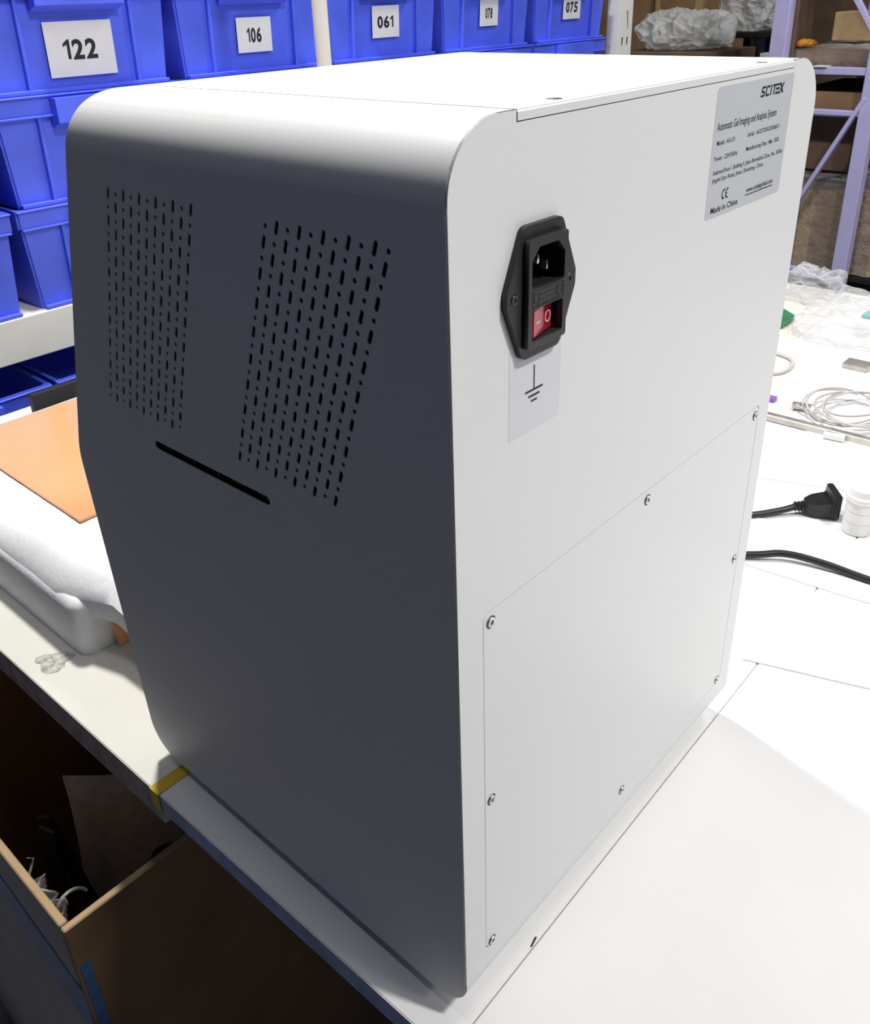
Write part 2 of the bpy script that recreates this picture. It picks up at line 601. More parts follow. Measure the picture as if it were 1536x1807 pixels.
holes = []
for off, par in ((0.0, 0), (-0.13762, 1)):
    for c in range(11):
        for r_ in range(18):
            y = 0.24873 + off + c * -0.007882 + r_ * 0.00281
            z = 0.48459 - r_ * 0.007882
            if (c + r_ + par) % 2 == 0:
                holes.append(capsule(y, z, 0.00235, 0.00138, 0.00281, -0.007882))
            else:
                holes.append([(y + 0.00138 * math.cos(2 * math.pi * k / 10), z + 0.00138 * math.sin(2 * math.pi * k / 10)) for k in range(10)])
holes.append(capsule(0.1936, 0.3290, 0.0545, 0.0030, 1, 0, 8))
o = part('side_panel', plate(outl, holes, 0.0012, lambda u, v, d: (d, u, v)), POWDER, inst)
o['label'] = 'perforated side panel with two slanted vent grids and a slot'
# strip behind the long slot: black tray with ribs
slot = part('slot_liner', boxes([((0.004, 0.130, 0.322), (0.0045, 0.256, 0.336))] +
                                [((0.0016, 0.136 + 0.0245 * k, 0.3255), (0.004, 0.1372 + 0.0245 * k, 0.3325)) for k in range(5)] +
                                [((0.0022, 0.139 + 0.0245 * k, 0.3282), (0.004, 0.150 + 0.0245 * k, 0.3290)) for k in range(5)]), BLACKGLOSS, inst)
part('vent_dark_block', box((0.06, 0.05, 0.36), (0.30, 0.20, 0.50)), INNER, inst)  # dark block added inside to make the vents look black
PX0, PX1, PZ0, PZ1 = 0.0187, 0.3332, 0.0508, 0.3070
part('panel_seam_backing', plate(rrect(PX0 - 0.002, PZ0 - 0.002, PX1 + 0.002, PZ1 + 0.002, 0.0065), [rrect(PX0 + 0.004, PZ0 + 0.004, PX1 - 0.004, PZ1 - 0.004, 0.002)], 0.001, lambda u, v, d: (u, d + 0.0016, v)), SEAMDARK, inst)  # black frame added behind the panel seam to keep its gap dark
seam_shade = part('panel_seam_shade', plate(rrect(PX0 + 0.00002, PZ0 + 0.00002, PX1 - 0.00002, PZ1 - 0.00002, 0.0045), [rrect(PX0 + 0.00053, PZ0 + 0.00053, PX1 - 0.00053, PZ1 - 0.00053, 0.0042)], 0.0012, lambda u, v, d: (u, d + 0.0003, v)), SEAMDARK, inst)  # black filler stands in for the shade in the panel seam
seam_shade['label'] = 'thin black strip standing in for seam shade around the access panel'

# back panel with openings for the access panel, socket and lid lip
PX0, PX1, PZ0, PZ1 = 0.0187, 0.3332, 0.0508, 0.3070
back_out = [(0.0, ZB + RB), (BW, ZB + RB)] + arc(BW - RT, BH - RT, RT, 0, 90, 14)
back_out += [(LX1, BH), (LX1, LZ), (LX0, LZ), (LX0, BH)]
back_out += [(x, z) for x, z in arc(RT, BH - RT, RT, 90, 180, 14)]
IX, IZ = 0.0575, 0.4612                     # inlet centre
back_holes = [rrect(PX0, PZ0, PX1, PZ1, 0.0045), rrect(IX - 0.0125, IZ - 0.0225, IX + 0.0125, IZ + 0.0225, 0.002)]
part('back_panel', plate(back_out, back_holes, 0.0015, lambda u, v, d: (u, d, v)), POWDER, inst)
GAP = 0.00055
part('access_panel', plate(rrect(PX0 + GAP, PZ0 + GAP, PX1 - GAP, PZ1 - GAP, 0.0042), [], 0.0012, lambda u, v, d: (u, d + 0.0001, v)), POWDER, inst)

# lid
bm = bmesh.new()
bm_box(bm, (LX0 + 0.0007, 0.0, LZ + 0.0004), (LX1 - 0.0003, LY1 - 0.0004, BH))
bmesh.ops.bevel(bm, geom=[e for e in bm.edges if all(v.co.z > BH - 1e-5 for v in e.verts)], offset=0.0009, segments=3, affect='EDGES')
part('top_lid', mesh_from_bm(bm, 'lid'), POWDER, inst, 30)
part('lid_seam_shade', box((LX0 + 0.00002, 0.0002, LZ + 0.0001), (LX0 + 0.00068, LY1 - 0.0005, BH - 0.00025)), SEAMDARK, inst)['label'] = 'thin black strip standing in for shade along the lid joint'  # black strip stands in for the shade in the lid joint


def screw(parent, pos, nrm, r=0.0031, k=1.0):
    """countersunk pan screw: dark ring, steel head, dark hex recess"""
    prof = [(0, 0.0004 * k), (r * 0.42, 0.0004 * k), (r * 0.46, 0.0009 * k), (r * 0.86, 0.0008 * k), (r * 0.95, 0.0002 * k), (r * 0.95, -0.0004)]
    n = Vector(nrm)
    q = n.to_track_quat('Z', 'Y').to_matrix().to_4x4()
    me = lathe(prof, 20)
    me.transform(Matrix.Translation(Vector(pos)) @ q)
    o = part('screw', me, STEEL, parent, 40)
    me2 = lathe([(r * 0.95, 0.00008), (r * 1.14, 0.00008)], 20)
    me2.transform(Matrix.Translation(Vector(pos)) @ q)
    sub_parent(o, me2, 'screw_rim', SEAMDARK, parent)
    me3 = lathe([(0, 0.00041 * k + 0.00003), (r * 0.44, 0.00041 * k + 0.00003)], 6)
    me3.transform(Matrix.Translation(Vector(pos)) @ q)
    sub_parent(o, me3, 'screw_recess', DARKSTEEL, parent)
    return o


def sub_parent(p, me, name, m, root):
    shift(me, -Vector(root.location))
    return link(name, me, m, p)


for sx, sz in ((0.0247, 0.3000), (0.1760, 0.3000), (0.3272, 0.3000), (0.0247, 0.1769), (0.3272, 0.1769), (0.0247, 0.0537 + 0.001), (0.1760, 0.0547), (0.3272, 0.0547)):
    screw(inst, (sx, 0.0, sz), (0, -1, 0))
for sx in (0.079, 0.283):
    screw(inst, (sx, 0.0085, BH), (0, 0, 1), 0.0030, 0.25)
for fx, fy in ((0.04, 0.05), (BW - 0.04, 0.05), (0.04, 0.30), (BW - 0.04, 0.30)):
    part('foot', lathe([(0, 0.0), (0.010, 0.0), (0.0115, 0.0015), (0.0115, ZB + 0.0005), (0, ZB + 0.0005)], 20, center=(fx, fy, 0)), RUBBER, inst, 40)


# --- power inlet module
def ip(u, v, d):          # inlet coordinates: u right, v up, d out of the panel
    return (IX + u, -d, IZ + v)


fl = fillet([(-0.0138, -0.0292), (0.0138, -0.0292), (0.0252, -0.0035), (0.0252, 0.0035), (0.0138, 0.0292), (-0.0138, 0.0292), (-0.0252, 0.0035), (-0.0252, -0.0035)],
            [0.0045, 0.0045, 0.003, 0.003, 0.0045, 0.0045, 0.003, 0.003], 5)
bodyrect = rrect(-0.0128, -0.0228, 0.0128, 0.0228, 0.001, 3)
inlet = part('power_inlet', plate(fl, [bodyrect], 0.0030, lambda u, v, d: ip(u, v, d)), BLACKPL, inst)
inlet['label'] = 'black mains inlet module with fuse drawer and red switch'
mdf = inlet.modifiers.new('edge', 'BEVEL'); mdf.width = 0.0007; mdf.segments = 2; mdf.angle_limit = R(40)


def isub(name, me, m, smooth=None):
    shift(me, -IL)
    return link(name, me, m, inlet, smooth)


sock = fillet([(-0.0118, 0.0025), (0.0118, 0.0025), (0.0118, 0.0150), (0.0068, 0.0203), (-0.0068, 0.0203), (-0.0118, 0.0150)], [0.0016, 0.0016, 0.0006, 0.0006, 0.0006, 0.0006], 3)
swr = rrect(-0.0112, -0.0206, 0.0112, -0.0062, 0.0008, 3)
fr = isub('socket_frame', plate(rrect(-0.0142, -0.0238, 0.0142, 0.0238, 0.0016, 4), [sock, swr], 0.0038, lambda u, v, d: ip(u, v, d + 0.0022)), BLACKPL)
mdf = fr.modifiers.new('edge', 'BEVEL'); mdf.width = 0.0005; mdf.segments = 2; mdf.angle_limit = R(40)
# socket well and switch well (open boxes going into the machine)
for nm, poly, dep in (('socket_well', sock, 0.017), ('switch_well', swr, 0.010)):
    bm = bmesh.new()
    a = [bm.verts.new(ip(u, v, 0.0022)) for u, v in poly]
    b = [bm.verts.new(ip(u, v, 0.0022 - dep)) for u, v in poly]
    for i in range(len(poly)):
        bm.faces.new((a[i], a[(i + 1) % len(poly)], b[(i + 1) % len(poly)], b[i]))
    bm.faces.new(b)
    isub(nm, mesh_from_bm(bm, nm), SEAMDARK)
for pu, pv, w, h in ((-0.0070, 0.0088, 0.0018, 0.0042), (0.0070, 0.0088, 0.0018, 0.0042), (0.0, 0.0128, 0.0018, 0.0042)):
    me = box((IX + pu - w / 2, -0.0005, IZ + pv - h / 2), (IX + pu + w / 2, 0.0145, IZ + pv + h / 2), 0.0004, 2)
    isub('pin', me, BRASS, 40)
# fuse drawer: raised outline lines with the fuse sign
lw_ = 0.00035
dz0, dz1 = -0.0056, 0.0018
ln = []


def lrect(u0, v0, u1, v1):
    return [((u0, v0), (u1, v0 + lw_)), ((u0, v1 - lw_), (u1, v1)), ((u0, v0), (u0 + lw_, v1)), ((u1 - lw_, v0), (u1, v1))]


segs = lrect(-0.0115, dz0, 0.0115, dz1) + lrect(-0.0102, -0.0036, -0.0066, 0.0004) + lrect(0.0066, -0.0036, 0.0102, 0.0004) + lrect(-0.0066, -0.0028, 0.0066, -0.0002)
isub('fuse_drawer_lines', boxes([((IX + a[0], -0.00612, IZ + a[1]), (IX + b[0], -0.00598, IZ + b[1])) for a, b in segs]), SEAMDARK)
isub('fuse_lettering', boxes([((IX - 0.0098 + 0.00125 * k, -0.00610, IZ - 0.0051), (IX - 0.0098 + 0.00125 * k + (0.0008 if k % 3 else 0.0004), -0.00598, IZ - 0.0051 + (0.0010 if k % 4 else 0.0007))) for k in range(15) if k not in (3, 9)]), SEAMDARK)['kind'] = 'stuff'
# red rocker, pressed on the right-hand (O) side
bm = bmesh.new()
prof = [(-0.0104, 0.0036), (-0.0092, 0.0052), (-0.0010, 0.0036), (0.0084, 0.0020), (0.0096, 0.0010), (0.0096, -0.0060), (-0.0104, -0.0060)]
for v0, v1 in ((-0.0196, -0.0070),):
    a = [bm.verts.new(ip(u, v0, d)) for u, d in prof]
    b = [bm.verts.new(ip(u, v1, d)) for u, d in prof]
    bm.faces.new(a); bm.faces.new(list(reversed(b)))
    for i in range(len(prof)):
        bm.faces.new((a[i], a[(i + 1) % len(prof)], b[(i + 1) % len(prof)], b[i]))
bmesh.ops.bevel(bm, geom=list(bm.edges), offset=0.0004, segments=2, affect='EDGES')
rk = isub('rocker_switch', mesh_from_bm(bm, 'rocker'), REDSW, 40)
rk['label'] = 'red rocker switch marked with a dash and a ring'


def rockd(u):
    return 0.0036 + 0.0016 * (-u - 0.0010) / 0.0082 if u < -0.001 else 0.0036 - 0.0016 * (u + 0.001) / 0.0094


bm = bmesh.new()
n = 28
ri, ro = 0.00215, 0.00275
vi = [bm.verts.new(ip(0.0047 + ri * math.cos(2 * math.pi * k / n), -0.0133 + ri * math.sin(2 * math.pi * k / n), rockd(0.0047 + ri * math.cos(2 * math.pi * k / n)) + 0.00012)) for k in range(n)]
vo = [bm.verts.new(ip(0.0047 + ro * math.cos(2 * math.pi * k / n), -0.0133 + ro * math.sin(2 * math.pi * k / n), rockd(0.0047 + ro * math.cos(2 * math.pi * k / n)) + 0.00012)) for k in range(n)]
for k in range(n):
    bm.faces.new((vi[k], vo[k], vo[(k + 1) % n], vi[(k + 1) % n]))
isub('switch_ring_mark', mesh_from_bm(bm, 'ring'), MARKW)
bm = bmesh.new()
vv = [bm.verts.new(ip(u, v, rockd(u) + 0.00012)) for u, v in ((-0.0064, -0.01375), (-0.0030, -0.01375), (-0.0030, -0.01305), (-0.0064, -0.01305))]
bm.faces.new(vv)
isub('switch_dash_mark', mesh_from_bm(bm, 'dash'), MARKW)
for su in (-0.0200, 0.0200):
    me = lathe([(0, 0.0026), (0.0009, 0.0026), (0.0011, 0.0034), (0.0022, 0.0034), (0.0027, 0.0028), (0.0028, 0.0010)], 20, 'Y', (IX + su, 0, IZ))
    isub('mounting_screw', me, BLACKGLOSS, 40)

# --- rating label
lab = part('rating_label', plate(rrect(0.2129, 0.4602, 0.3112, 0.5287, 0.0022, 4), [], 0.00012, lambda u, v, d: (u, -d, v)), SILVER, inst)
lab['label'] = 'silver rating label printed in black'


def lsub(name, me, m=INK):
    shift(me, -IL)
    return link(name, me, m, lab)


def ltext(body, x0, x1, z, h, bold=0.0, shear=0.0):
    return lsub('lettering', text_mesh(body, x1 - x0, h, lambda u, w, d: (x0 + u, -0.00020, z + w), bold, shear))


ltext('Automatic Gel Imaging and Analysis System', 0.2165, 0.2918, 0.5068, 0.0043, 0.006)
ltext('Model : AG-I31', 0.2180, 0.2395, 0.4992, 0.0025, 0.006)
ltext('Serial : AGI37250320506011', 0.2558, 0.2990, 0.4992, 0.0025, 0.006)
ltext('Power : 220V/50Hz', 0.2170, 0.2450, 0.4912, 0.0025, 0.006)
ltext('Manufacturing Date : Mar. 2025', 0.2558, 0.3005, 0.4915, 0.0025, 0.006)
ltext('Address:Floor1 ,Building 5, Jinan Biomedical Zone, No. 30766', 0.2170, 0.3080, 0.4838, 0.0025, 0.006)
ltext('Jingshi East Road, Jinan, Shandong, China', 0.2170, 0.2820, 0.4797, 0.0025, 0.006)
ltext('Made in China', 0.2190, 0.2528, 0.4628, 0.0035, 0.016)
ltext('www.scitekglobal.com', 0.2628, 0.2995, 0.4674, 0.0029, 0.012)
lsub('underline', box((0.2622, -0.0002, 0.46560), (0.3000, -0.00013, 0.46615)))
# CE mark: two open rings, the second with a middle bar
bm = bmesh.new()
for cx in (0.2336, 0.2380):
    for i in range(14):
        a0 = R(75 + 210 * i / 14); a1 = R(75 + 210 * (i + 1) / 14)
        q = [bm.verts.new((cx + r_ * math.cos(a), -0.0002, 0.4716 + r_ * math.sin(a))) for r_, a in ((0.0019, a0), (0.0029, a0), (0.0029, a1), (0.0019, a1))]
        bm.faces.new(q)
q = [bm.verts.new(p) for p in ((0.2355, -0.0002, 0.4713), (0.2378, -0.0002, 0.4713), (0.2378, -0.0002, 0.4719), (0.2355, -0.0002, 0.4719))]
bm.faces.new(q)
lsub('conformity_mark', mesh_from_bm(bm, 'ce'))
# brand word in slanted block strokes
glyph = {
    'S': [((0.0, 0.0), (0.75, 0.0), (0.9, 0.12), (0.9, 0.42), (0.8, 0.56), (0.25, 0.56), (0.25, 0.80), (0.95, 0.80), (1.0, 1.0), (0.15, 1.0), (0.0, 0.88), (0.0, 0.52), (0.1, 0.38), (0.65, 0.38), (0.65, 0.2), (-0.1, 0.2))],
    'C': [((0.95, 0.0), (0.2, 0.0), (0.0, 0.15), (0.0, 0.85), (0.2, 1.0), (1.0, 1.0), (0.95, 0.80), (0.25, 0.80), (0.25, 0.2), (0.95, 0.2))],
    'I': [((0.0, 0.0), (0.25, 0.0), (0.25, 1.0), (0.0, 1.0))],
    'T': [((0.0, 0.8), (2.2, 0.8), (2.25, 1.0), (0.0, 1.0)), ((0.33, 0.0), (0.6, 0.0), (0.6, 0.82), (0.33, 0.82))],
    'E': [((0.0, 0.0), (1.0, 0.0), (1.0, 0.22), (0.0, 0.22)), ((0.0, 0.40), (0.95, 0.40), (0.95, 0.62), (0.0, 0.62))],
    'K': [((0.0, 0.0), (0.28, 0.0), (0.45, 0.35), (0.75, 0.0), (1.1, 0.0), (0.65, 0.52), (1.1, 1.0), (0.75, 1.0), (0.45, 0.68), (0.28, 1.0), (0.0, 1.0), (0.22, 0.5))],
}
hgt, uw = 0.0056, 0.0053
bm = bmesh.new()
for ch, x in (('S', 0.2668), ('C', 0.2727), ('I', 0.2790), ('T', 0.2815), ('E', 0.2862), ('K', 0.2917)):
    for poly in glyph[ch]:
        pm = plate([(x + p[0] * uw + p[1] * 0.0008, 0.5188 + p[1] * hgt) for p in poly], [], 0.00006, lambda u, v, d: (u, -0.00014 - d, v))
        bm.from_mesh(pm)
        bpy.data.meshes.remove(pm)
lsub('brand_lettering', mesh_from_bm(bm, 'brand'))

# --- ground label under the inlet
gl = part('ground_label', plate(rrect(0.0379, 0.3935, 0.0775, 0.4420, 0.0012, 3), [], 0.0001, lambda u, v, d: (u, -d, v)), CLEARTAPE, inst)
me = boxes([((0.0561, -0.00022, 0.4143), (0.0569, -0.00012, 0.4258)), ((0.0499, -0.00022, 0.4133), (0.0633, -0.00012, 0.4143)),
            ((0.0523, -0.00022, 0.4105), (0.0609, -0.00012, 0.4115)), ((0.0544, -0.00022, 0.4080), (0.0590, -0.00012, 0.4089))])
shift(me, -IL)
link('ground_symbol', me, INK, gl)

# ------------------------------------------------------------------ foam block with the orange sheet
foam = thing('foam_pad', 'thick white packing foam pad behind the instrument on the bench', 'foam', (0.25, 0.73, 0.0))
bm = bmesh.new()
rings = []
for ins, z in ((0.0, 0.0004), (0.0, 0.0505), (0.0009, 0.0551), (0.0035, 0.0590), (0.0074, 0.0616), (0.012, 0.0625)):
    rings.append([bm.verts.new((x, y, z)) for x, y in rrect(0.019 + ins, 0.511 + ins, 0.47 - ins, 0.96 - ins, 0.013 - ins * 0.9, 4)])
for a, b in zip(rings, rings[1:]):
    for k in range(len(a)):
        bm.faces.new((a[k], a[(k + 1) % len(a)], b[(k + 1) % len(a)], b[k]))
bm.faces.new(rings[0])
bm.faces.new(rings[-1])
part('lower_layer', mesh_from_bm(bm, 'foam'), FOAM, foam, 40)
bm = bmesh.new()
bmesh.ops.create_grid(bm, x_segments=48, y_segments=48, size=0.5)
for v in bm.verts:
    y = 0.674 + v.co.y * 0.588
    xl = 0.0205 + 0.024 * min(1.0, max(0.0, (0.55 - y) / 0.07))
    x = xl + (v.co.x + 0.5) * (0.479 - xl)
    e = min(x - xl, 0.479 - x, y - 0.380, 0.968 - y)
    droop = max(0.0, 0.040 - e) / 0.040
    z = 0.0840 - (0.028 - 0.012 * min(1.0, max(0.0, (0.55 - y) / 0.07))) * droop ** 2.2 + 0.0012 * noise.noise(Vector((x * 14, y * 14, 0)))
    # the near corner sags where nothing carries it
    z -= 0.010 * max(0, 1 - (Vector((x, y)) - Vector((0.05, 0.40))).length / 0.09)
    v.co = Vector((x, y, z))
ext = bmesh.ops.extrude_face_region(bm, geom=list(bm.faces))
for g in ext['geom']:
    if isinstance(g, bmesh.types.BMVert):
        g.co.z -= 0.021
part('top_layer', mesh_from_bm(bm, 'foamtop'), FOAM, foam, 50)
sh = link('acrylic_sheet', box((0.088, 0.612, 0.0853), (0.40, 0.925, 0.0883), 0.0006), ORANGE)
tag(sh, 'orange acrylic sheet lying on the white foam pad', 'sheet')
sh2 = link('orange_glow_strip', bar((0.112, 0.503, 0.0008), (0.112, 0.5165, 0.050), 0.12, 0.003, up=(0, 1, 0)), ORANGE)  # added piece, gives the orange glow on the foam's near end
tag(sh2, 'small orange piece added for the orange glow at the near end of the foam pad', 'sheet')
bk = link('black_strip', box((0.215, 0.985, 0.0), (0.52, 0.998, 0.088), 0.001), BLACKM)
tag(bk, 'thin black plate standing behind the white foam pad', 'plate')

# ------------------------------------------------------------------ cream pole on the bench
pole = thing('bench_pole', 'slim cream painted upright pole in front of the blue bins', 'pole', (0.829, 1.0, 0.0))
link('tube', lathe([(0, 0.006), (0.0128, 0.006), (0.0128, 1.55), (0, 1.55)], 24), POLEC, pole, 40)
link('base_plate', lathe([(0, 0), (0.035, 0), (0.035, 0.006), (0, 0.006)], 24), POLEC, pole, 40)

# ------------------------------------------------------------------ bin rack
RY = 1.36
rack = thing('bin_rack', 'cream slotted steel shelf rack holding the blue bins', 'rack', (1.2, RY + 0.25, FZ))
for zt in (0.083, -0.235, -0.60):
    part('shelf_beam', box((-0.10, RY - 0.002, zt - 0.079), (2.30, RY + 0.03, zt), 0.002), RACKW, rack)
    part('shelf_beam', box((-0.10, RY + 0.47, zt - 0.079), (2.30, RY + 0.50, zt), 0.002), RACKW, rack)
    part('shelf_deck', box((-0.10, RY + 0.03, zt - 0.012), (2.30, RY + 0.47, zt - 0.001)), RACKW, rack)
for px in (2.303, -0.16):
    for py in (RY - 0.03, RY + 0.46):
        sl = []
        zz = FZ + 0.05
        while zz < 1.25:
            for dx in (0.022, 0.050):
                sl.append([(dx, zz), (dx + 0.008, zz), (dx + 0.008, zz + 0.022), (dx, zz + 0.022)])
            sl.append([(0.052, zz + 0.045), (0.058, zz + 0.045), (0.050, zz + 0.095), (0.044, zz + 0.095)])
            zz += 0.14
        me = plate([(0, FZ), (0.078, FZ), (0.078, 1.3), (0, 1.3)], sl, 0.002, lambda u, v, d: (px + u, py + d, v))
        po = part('post', me, RACKW, rack)
        sub_parent(po, box((px + 0.016, py + 0.008, FZ), (px + 0.066, py + 0.010, 1.3)), 'slot_shade_plate', BLACKM, rack)  # dark plate put behind the slots to stand in for their shade
        for fx in (px, px + 0.076):
            sub_parent(po, box((fx, py + 0.002, FZ), (fx + 0.002, py + 0.04, 1.3)), 'post_flange', RACKW, rack)


def make_bin_meshes():
    """tapered stacking tub, local origin at bottom centre, front at y=0"""
    w, h, d, t = 0.366, 0.181, 0.42, 0.016      # rim width, height, depth, inward taper per side
    bm = bmesh.new()

    def ringq(z, off, dy):
        hw = w / 2 - off
        return [bm.verts.new(p) for p in ((-hw, dy, z), (hw, dy, z), (hw, d - dy, z), (-hw, d - dy, z))]
    r0 = ringq(0.0, t, 0.012)
    r1 = ringq(h - 0.032, 0.006, 0.004)
    r2 = ringq(h - 0.032, 0.0, -0.002)
    r3 = ringq(h - 0.0, 0.0, -0.004)
    r4 = ringq(h - 0.0, 0.008, 0.006)
    r5 = ringq(0.005, t + 0.006, 0.018)
    for a, b in ((r0, r1), (r1, r2), (r2, r3), (r3, r4), (r4, r5)):
        for k in range(4):
            bm.faces.new((a[k], a[(k + 1) % 4], b[(k + 1) % 4], b[k]))
    bm.faces.new(r0)
    bm.faces.new(r5)
    bmesh.ops.bevel(bm, geom=[e for e in bm.edges if abs(e.verts[0].co.z - e.verts[1].co.z) > 0.02], offset=0.004, segments=2, affect='EDGES')
    tub = mesh_from_bm(bm, 'tub')
    rib = box((-0.0035, -0.004, 0.006), (0.0035, 0.010, h - 0.034), 0.001, 1)
    rib.transform(Matrix(((1, 0, 0, 0), (0, 1, -0.04, 0.006), (0, 0, 1, 0), (0, 0, 0, 1))))
    lip = box((-w / 2, -0.009, h - 0.004), (w / 2, 0.004, h), 0.0015, 1)
    ridge = box((-w / 2 + 0.004, -0.007, h - 0.036), (w / 2 - 0.004, 0.004, h - 0.032), 0.001, 1)
    bm = bmesh.new()
    zl, zh_ = h - 0.052, h - 0.006
    pts = [(-0.081, 0.0, zl - 0.004), (0.081, 0.0, zl - 0.004), (0.081, -0.026, zl + 0.006), (-0.081, -0.026, zl + 0.006)]
    top = [(-0.081, 0.0, zh_), (0.081, 0.0, zh_), (0.081, -0.026, zh_), (-0.081, -0.026, zh_)]
    a = [bm.verts.new(p) for p in pts]
    b = [bm.verts.new(p) for p in top]
    bm.faces.new(a); bm.faces.new(list(reversed(b)))
    for k in range(4):
        bm.faces.new((a[k], a[(k + 1) % 4], b[(k + 1) % 4], b[k]))
    grip = mesh_from_bm(bm, 'grip')
    foot = box((-w / 2 + t + 0.002, 0.0, 0.0), (w / 2 - t - 0.002, 0.02, 0.007), 0.001, 1)
    return tub, rib, lip, ridge, grip, foot


TUB, RIB, LIP, RIDGE, GRIP, FOOTM = make_bin_meshes()
for mm in (TUB, RIB, LIP, RIDGE, GRIP, FOOTM):
    mm.materials.append(BINBLUE)
PITCH = 0.3765
BX0 = 0.593


def bin_at(cx, z, label, num=None, lw2=0.086, lh=0.066, nw=0.045, nh=0.026, lz=0.024, tilt=0.0):
    b = thing('storage_bin', label, 'bin', (cx, RY, z), 'blue storage bins on the cream rack')
    for nm, me in (('tub', TUB), ('lip', LIP), ('ridge', RIDGE), ('grip', GRIP), ('base_lip', FOOTM)):
        link(nm, me, None, b)
    for rx in (-0.104, 0.104):
        o = link('rib', RIB, None, b)
        o.location.x = rx
    if num:
        def fn(u, v, d):
            c, s = math.cos(tilt), math.sin(tilt)
            return (u * c - v * s, 0.0045 - 0.045 * (v + lz) - d, lz + lh / 2 + u * s + v * c)
        cd = link('number_card', plate([(-lw2 / 2, -lh / 2), (lw2 / 2, -lh / 2), (lw2 / 2, lh / 2), (-lw2 / 2, lh / 2)], [], 0.0006, fn), PAPER, b)
        cw = nw / (len(num) - 0.35 * num.count('1'))
        x = -nw / 2
        for ch in num:
            if ch == '1':
                g = [(0.28, 0.0), (0.50, 0.0), (0.50, 1.0), (0.36, 1.0), (0.0, 0.78), (0.0, 0.62), (0.28, 0.74)]
                t = plate([(x + p * cw, q_ * nh - nh / 2) for p, q_ in g], [], 0.0001, lambda u, v, d: fn(u, v, 0.0009 + d))
                x += cw * 0.65
            else:
                t = text_mesh(ch, cw * 0.86, nh, lambda u, w, d: fn(x + u, w - nh / 2, 0.001), 0.035)
                x += cw
            link('digit', t, INK, cd)
    return b


rows = (0.0832, 0.2644, 0.4456)
tops = {1: ('blue bin with the largest number card, leftmost in the top row', '122', 0.126, 0.087, 0.066, 0.031, 0.023),
        2: ('blue bin with a number card left of the cream pole', '106', 0.086, 0.064, 0.038, 0.026, 0.038),
        3: ('blue bin with a number card right of the cream pole', '061', 0.087, 0.066, 0.055, 0.024, 0.046),
        4: ('blue bin with a narrow number card, second from the slotted post', '078', 0.074, 0.060, 0.030, 0.024, 0.054),
        5: ('blue bin with a number card next to the slotted post', '075', 0.086, 0.062, 0.060, 0.026, 0.056)}
for c, (lb, num, lw2, lh, nw, nh, lz) in tops.items():
    bin_at(BX0 + (c - 1) * PITCH, rows[2], lb, num, lw2, lh, nw, nh, lz)
under = {0: 'blue bin in the middle row cut off by the left picture edge', 1: 'blue bin under the bin with the largest number card', 2: 'blue bin in the middle row, its rim just left of the cream pole',
         3: 'blue bin in the middle row, its rim just right of the cream pole', 4: 'blue bin in the middle row under the narrow number card', 5: 'blue bin in the middle row touching the slotted post'}
for c, lb in under.items():
    bin_at(BX0 + (c - 1) * PITCH, rows[1], lb)
for c, lb in ((0, 'blue bin in the bottom row cut off by the left picture edge'), (1, 'blue bin on the cream beam against the instrument outline')):
    bin_at(BX0 + (c - 1) * PITCH, rows[0], lb)
for c, lb in ((0, 'shaded blue bin below the cream beam at the left picture edge'), (1, 'shaded blue bin below the cream beam next to the instrument')):
    bin_at(BX0 + (c - 1) * PITCH, -0.2340, lb)

# ------------------------------------------------------------------ lilac rack with wrapped cartons
LX = 3.2
lr = thing('pallet_rack', 'lilac painted steel rack end frame with diagonal braces', 'rack', (LX + 0.3, 1.03, FZ))
part('upright', box((LX, 1.178, FZ), (LX + 0.05, 1.236, 1.2), 0.003), LILAC, lr)
part('upright', box((LX, 0.832, FZ), (LX + 0.05, 0.884, 1.2), 0.003), LILAC, lr)
for z0, z1 in ((0.278, 0.303), (0.144, 0.161), (-0.452, -0.421), (0.80, 0.83)):
    part('crossbar', box((LX + 0.004, 0.875, z0), (LX + 0.034, 1.185, z1), 0.002), LILAC, lr)
part('diagonal_brace', bar((LX + 0.012, 1.19, -0.455 + 0.0), (LX + 0.012, 0.872, 0.205), 0.014, 0.030, up=(1, 0, 0)), LILAC, lr)
part('diagonal_brace', bar((LX + 0.012, 0.868, 0.40), (LX + 0.012, 1.19, 0.83), 0.014, 0.030, up=(1, 0, 0)), LILAC, lr)
for z0 in (0.290, 0.152, -0.436):
    part('shelf_deck', box((LX + 0.05, 0.62, z0 - 0.018), (LX + 1.2, 1.30, z0)), BLACKM if z0 != 0.152 else LILAC, lr)
for px in (LX + 1.15,):
    for py in (0.66, 1.236):
        part('upright', box((px, py, FZ), (px + 0.05, py + 0.05, 1.2)), LILAC, lr)


def carton(name, lo, hi, m, label, tape=None, flaps=False, cat='carton'):
    c = thing(name, label, cat, ((lo[0] + hi[0]) / 2, (lo[1] + hi[1]) / 2, lo[2]))
    part('body', box(lo, hi, 0.003), m, c)
    if tape == 'front':
        ym = (lo[1] + hi[1]) / 2
        part('tape_strip', box((lo[0] - 0.0012, ym - 0.025, lo[2] + 0.002), (lo[0] - 0.0002, ym + 0.025, hi[2] - 0.002)), TAPEC, c)
    part('flap_gap', box((lo[0] + 0.004, (lo[1] + hi[1]) / 2 - 0.001, hi[2] - 0.0002), (hi[0] - 0.004, (lo[1] + hi[1]) / 2 + 0.001, hi[2] + 0.0006)), CARDD, c)
    return c


